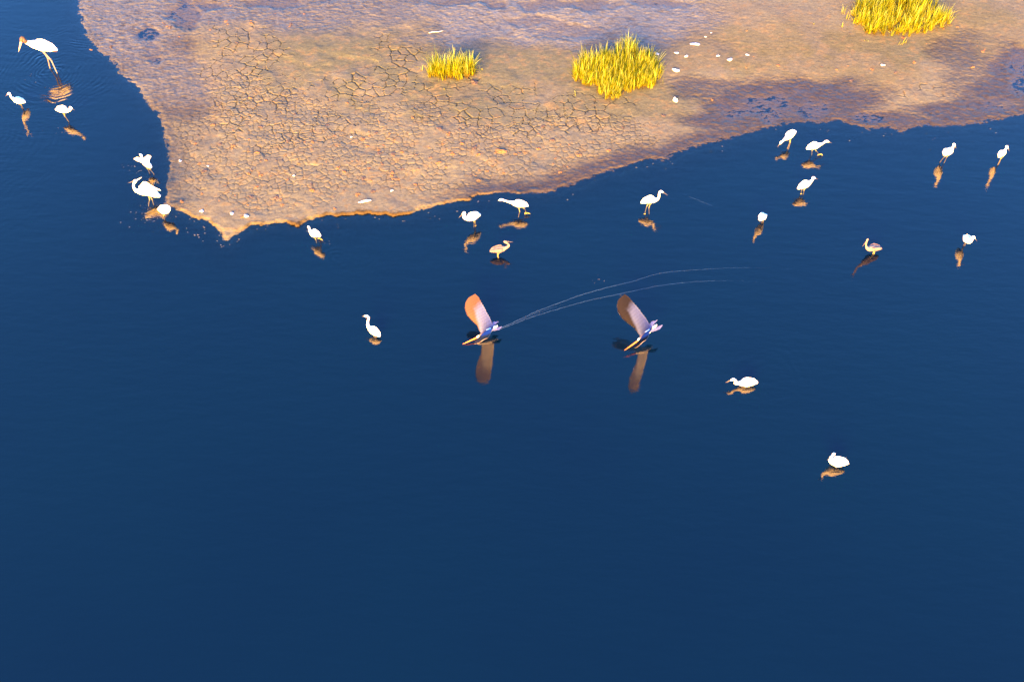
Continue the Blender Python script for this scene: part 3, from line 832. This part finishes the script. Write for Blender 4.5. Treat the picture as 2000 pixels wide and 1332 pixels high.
# ---------------------------------------------------------------- small things on the mud
def lump(r, flat, seed, elong=1.0, n=10):
    rs = random.Random(seed); V, F = [], []
    ph = [rs.uniform(0, 6.28) for _ in range(6)]
    for i in range(n // 2 + 1):
        th = math.pi * i / (n // 2)
        for k in range(n):
            a = 2 * math.pi * k / n
            rr = r * (1 + .22 * math.sin(2 * a + ph[0]) + .16 * math.sin(3 * a + ph[1] + th) + .14 * math.sin(4 * th + ph[2]) + rs.uniform(-.13, .13))
            V.append((rr * math.sin(th) * math.cos(a) * elong, rr * math.sin(th) * math.sin(a), rr * math.cos(th) * flat))
    for i in range(n // 2):
        for k in range(n):
            F.append((i * n + k, (i + 1) * n + k, (i + 1) * n + (k + 1) % n, i * n + (k + 1) % n))
    return V, F

def put(name, mesh_src, x, y, rz, sink, label, cat, group):
    q = P(x, y); z = ground_z(q.x, q.y)
    q = P(x, y, max(z, 0)); z = max(ground_z(q.x, q.y), -.01)
    o = bpy.data.objects.new(name, mesh_src); COL.objects.link(o)
    o.location = (q.x, q.y, z + sink); o.rotation_euler = (0, 0, rz)
    return tag(o, label, cat, group)

def lump_mesh(name, r, flat, seed, mat, elong=1.0, n=12):
    V, F = lump(r, flat, seed, elong, n)
    me = bpy.data.meshes.new(name); me.from_pydata(V, [], F); me.materials.append(mat)
    me.polygons.foreach_set("use_smooth", [False] * len(me.polygons)); me.update()
    return me

shells = [(1318.4, 197, .055, .8, 1.0, "roundest white shell, in front right of the big grass clump"), (1320, 139, .055, .5, 1.4, "largest flat white shell right of the big grass clump"),
          (1425.6, 118, .045, .5, 1.3, "white shell farthest right in the scatter beyond the big clump"), (1402, 110, .028, .5, 1.3, "small slanted white shell left of the farthest right shell"),
          (1340.5, 111, .035, .5, 1.2, "white shell between the clump and the slanted shell"), (1321.6, 104.7, .034, .5, 1.4, "wide white shell close above the largest flat shell"),
          (1357.8, 86.7, .050, .3, 1.9, "long narrow white shell lying sideways above the scatter"), (1283.7, 107, .032, .5, 1.5, "white shell touching the right side of the big clump"),
          (1377.7, 72.5, .020, .5, 1.1, "tiny white shell above the long narrow shell"), (1389, 65, .018, .5, 1.1, "topmost tiny white shell of the scatter"),
          (1459.6, 108, .026, .5, 1.6, "dull white shell right of the scatter on ochre mud"), (394, 413, .030, .6, 1.5, "white pebble shell at the left shore corner"),
          (453, 417.5, .030, .6, 1.4, "white shell near the mud point, left of a close pair"), (481, 423, .034, .6, 1.5, "slanted white shell near the mud point"),
          (686, 268.5, .020, .6, 1.1, "small white shell alone on the fine cracked mud"), (574, 344, .022, .6, 1.1, "small white shell left of the long white feather"),
          (765, 373, .026, .5, 1.2, "cream shell behind and right of the white feather"), (406, 325, .022, .6, 1.2, "white shell among brown mud near the left shore"),
          (352, 315, .026, .7, 1.2, "white shell stuck at the left bank edge"), (1724, 128, .030, .5, 1.5, "pale greyish shell on ochre mud below the widest clump")]
for i, (x, y, r, fl, el, lab) in enumerate(shells):
    put("white_shell", lump_mesh("white_shell", r, fl, 300 + i, M['shell'], el), x, y, random.uniform(-.5, .5), r * fl * .4, lab, "shell", "white shells scattered on the mud")
# long white feather
fq = P(712, 394.5, .07); zf = ground_z(fq.x, fq.y) + .012
V, F, _ = wing_surface([(Vector((-.13, -.02, 0)), Vector((-.10, .012, 0))), (Vector((-.05, -.03, .01)), Vector((-.04, .03, .012))), (Vector((.03, -.005, .012)), Vector((.04, .05, .014))), (Vector((.13, .03, .004)), Vector((.13, .055, .004)))], Vector((0, 0, 1)), 6, .014, 9, .35)
o = make("white_feather", V, F, M['white']); o.location = (fq.x, fq.y, zf); tag(o, "long white feather lying on mud just behind the shore lip", "feather")
# bleached stick
V, F = loft([(Vector((-.17, -.03, 0)), .008, .008), (Vector((-.05, .0, .008)), .011, .010), (Vector((.06, .01, .004)), .009, .009), (Vector((.17, .06, .0)), .004, .004)], Vector((0, 0, 1)), 4, 8)
sq = P(852, 67); o = make("bleached_stick", V, F, M['shell']); o.location = (sq.x, sq.y, ground_z(sq.x, sq.y) + .008); tag(o, "pale bleached stick lying behind the smallest grass clump", "stick")

clods_big = [(884, 300, .06, 0, "dark clod with orange face left of a broken mud patch"), (902, 281, .045, 0, "orange clod above the broken mud patch"), (927, 289, .06, 1, "dark broken clod in the middle of the mudflat"),
             (978, 296, .10, 0, "wide orange mud slab behind the middle shore"), (934, 302, .05, 0, "orange clod beside the dark broken clod"), (856, 318, .05, 0, "bright orange clod in the middle of the mud"),
             (540, 385, .07, 1, "rough brown clod heap behind the left shore lip"), (548, 390, .05, 0, "orange clod on the right of the brown heap"), (355, 394, .045, 0, "orange clod near the left shore corner"),
             (610, 372, .06, 0, "orange clod between the brown heap and the feather"), (608, 360, .045, 1, "dark clod behind the shore between heap and feather"), (474, 424, .040, 0, "orange clod beside the slanted shell at the mud point"),
             (417, 246, .05, 0, "yellowish clod near the left shore cracks"), (399, 335, .06, 1, "dark clod patch left of the fine cracked mud"), (503, 299, .05, 0, "yellow orange clod on the left fine cracks"),
             (489, 192, .045, 0, "orange clod on the wide cracked mud at left"), (806, 231, .04, 0, "orange clod below the smallest grass clump"), (1051, 291, .05, 0, "orange lump behind the middle shore, right of the slab"),
             (1296, 227, .05, 1, "dark lump on ochre mud below the roundest shell"), (1391, 196, .035, 0, "yellow pebble clod on the damp grey mud"), (217, 92, .06, 1, "dark soaked clod at the upper left waterline"),
             (178, 98, .05, 0, "brown clod lying in the water at upper left"), (1900, 132, .045, 0, "pale orange clod on the rough damp mud at right"), (926, 162, .09, 1, "dark rounded mud lump at the foot of the smallest clump"),
             (1216, 250, .035, 1, "dark pebble clod behind the right shore bend"), (1662, 158, .05, 1, "dark round clod on the ochre mud at right"), (1749, 142, .045, 1, "small dark clod below the widest grass clump")]
for i, (x, y, r, dk, lab) in enumerate(clods_big):
    put("mud_clod", lump_mesh("mud_clod", r * .75, .36, 500 + i, M['darkclod' if dk else 'clod'], 1.3, 14), x, y, random.uniform(0, 3), .004, lab, "clod", "larger mud clods")
protos = [lump_mesh("mud_clod", .5 * (.026 + .007 * k), .34, 700 + k, M['clod' if k % 3 else 'darkclod'], 1.2, 10) for k in range(7)]
k = 0
zones = [(700, 320, 330, 75), (950, 320, 200, 50), (480, 360, 130, 50), (560, 260, 200, 70), (1100, 290, 150, 40), (1550, 110, 250, 60), (1850, 120, 110, 60), (300, 60, 130, 60), (450, 30, 120, 30)]
while k < 200:
    cx, cy, rx, ry = zones[k % len(zones)] if k % 2 else zones[0]
    x, y = cx + random.gauss(0, rx * .6), cy + random.gauss(0, ry * .6)
    q = P(x, y)
    if y < 0 or x < 170 or ground_z(q.x, q.y) < .03: 
        if random.random() < .98: continue
    k += 1
    o = put("mud_crumb", random.choice(protos), x, y, random.uniform(0, 3), .0, "small dry crumb of mud lying loose on the flat", "mud crumb", "small mud crumbs strewn over the flat")
    s = random.uniform(.6, 1.5); o.scale = (s, s, s)

# froth specks and flakes afloat along the shore: nobody could count them
fm = MB()
def speck(x, y, r):
    q = P(x, y); V, F = lump(r, .35, random.randint(0, 99999), 1.3, 6)
    fm.add([Vector(v) + Vector((q.x, q.y, .001)) for v in V], F)
sp_line = [(p[0], p[1]) for p in shore_px if 320 < p[0] < 2000]
for i in range(80):
    a = random.randrange(len(sp_line) - 1); t = random.random()
    x = sp_line[a][0] * (1 - t) + sp_line[a + 1][0] * t; y = sp_line[a][1] * (1 - t) + sp_line[a + 1][1] * t
    if x > 700 and random.random() < .35: continue
    speck(x + random.gauss(0, 5), y + 6 + abs(random.gauss(0, 9)), random.uniform(.006, .017))
for i in range(26): speck(random.gauss(300, 22), random.gauss(423, 9), random.uniform(.006, .014))
for i in range(14): speck(random.gauss(395, 30), random.gauss(455, 12), random.uniform(.008, .02))
for i in range(16): speck(random.gauss(272, 18), random.gauss(326, 5), random.uniform(.005, .012))
for x, y, n_, s_ in ((70, 160, 5, 14), (105, 255, 5, 12), (1165, 545, 6, 8), (1215, 577, 4, 8), (1238, 715, 4, 10), (640, 475, 4, 6), (1820, 262, 10, 24)):
    for i in range(n_): speck(random.gauss(x, s_), random.gauss(y, s_ * .6), random.uniform(.004, .009))
o = make("froth_specks", fm.v, fm.f, M['foam']); tag(o, "pale froth specks and flakes floating along the shore", None, kind="stuff")
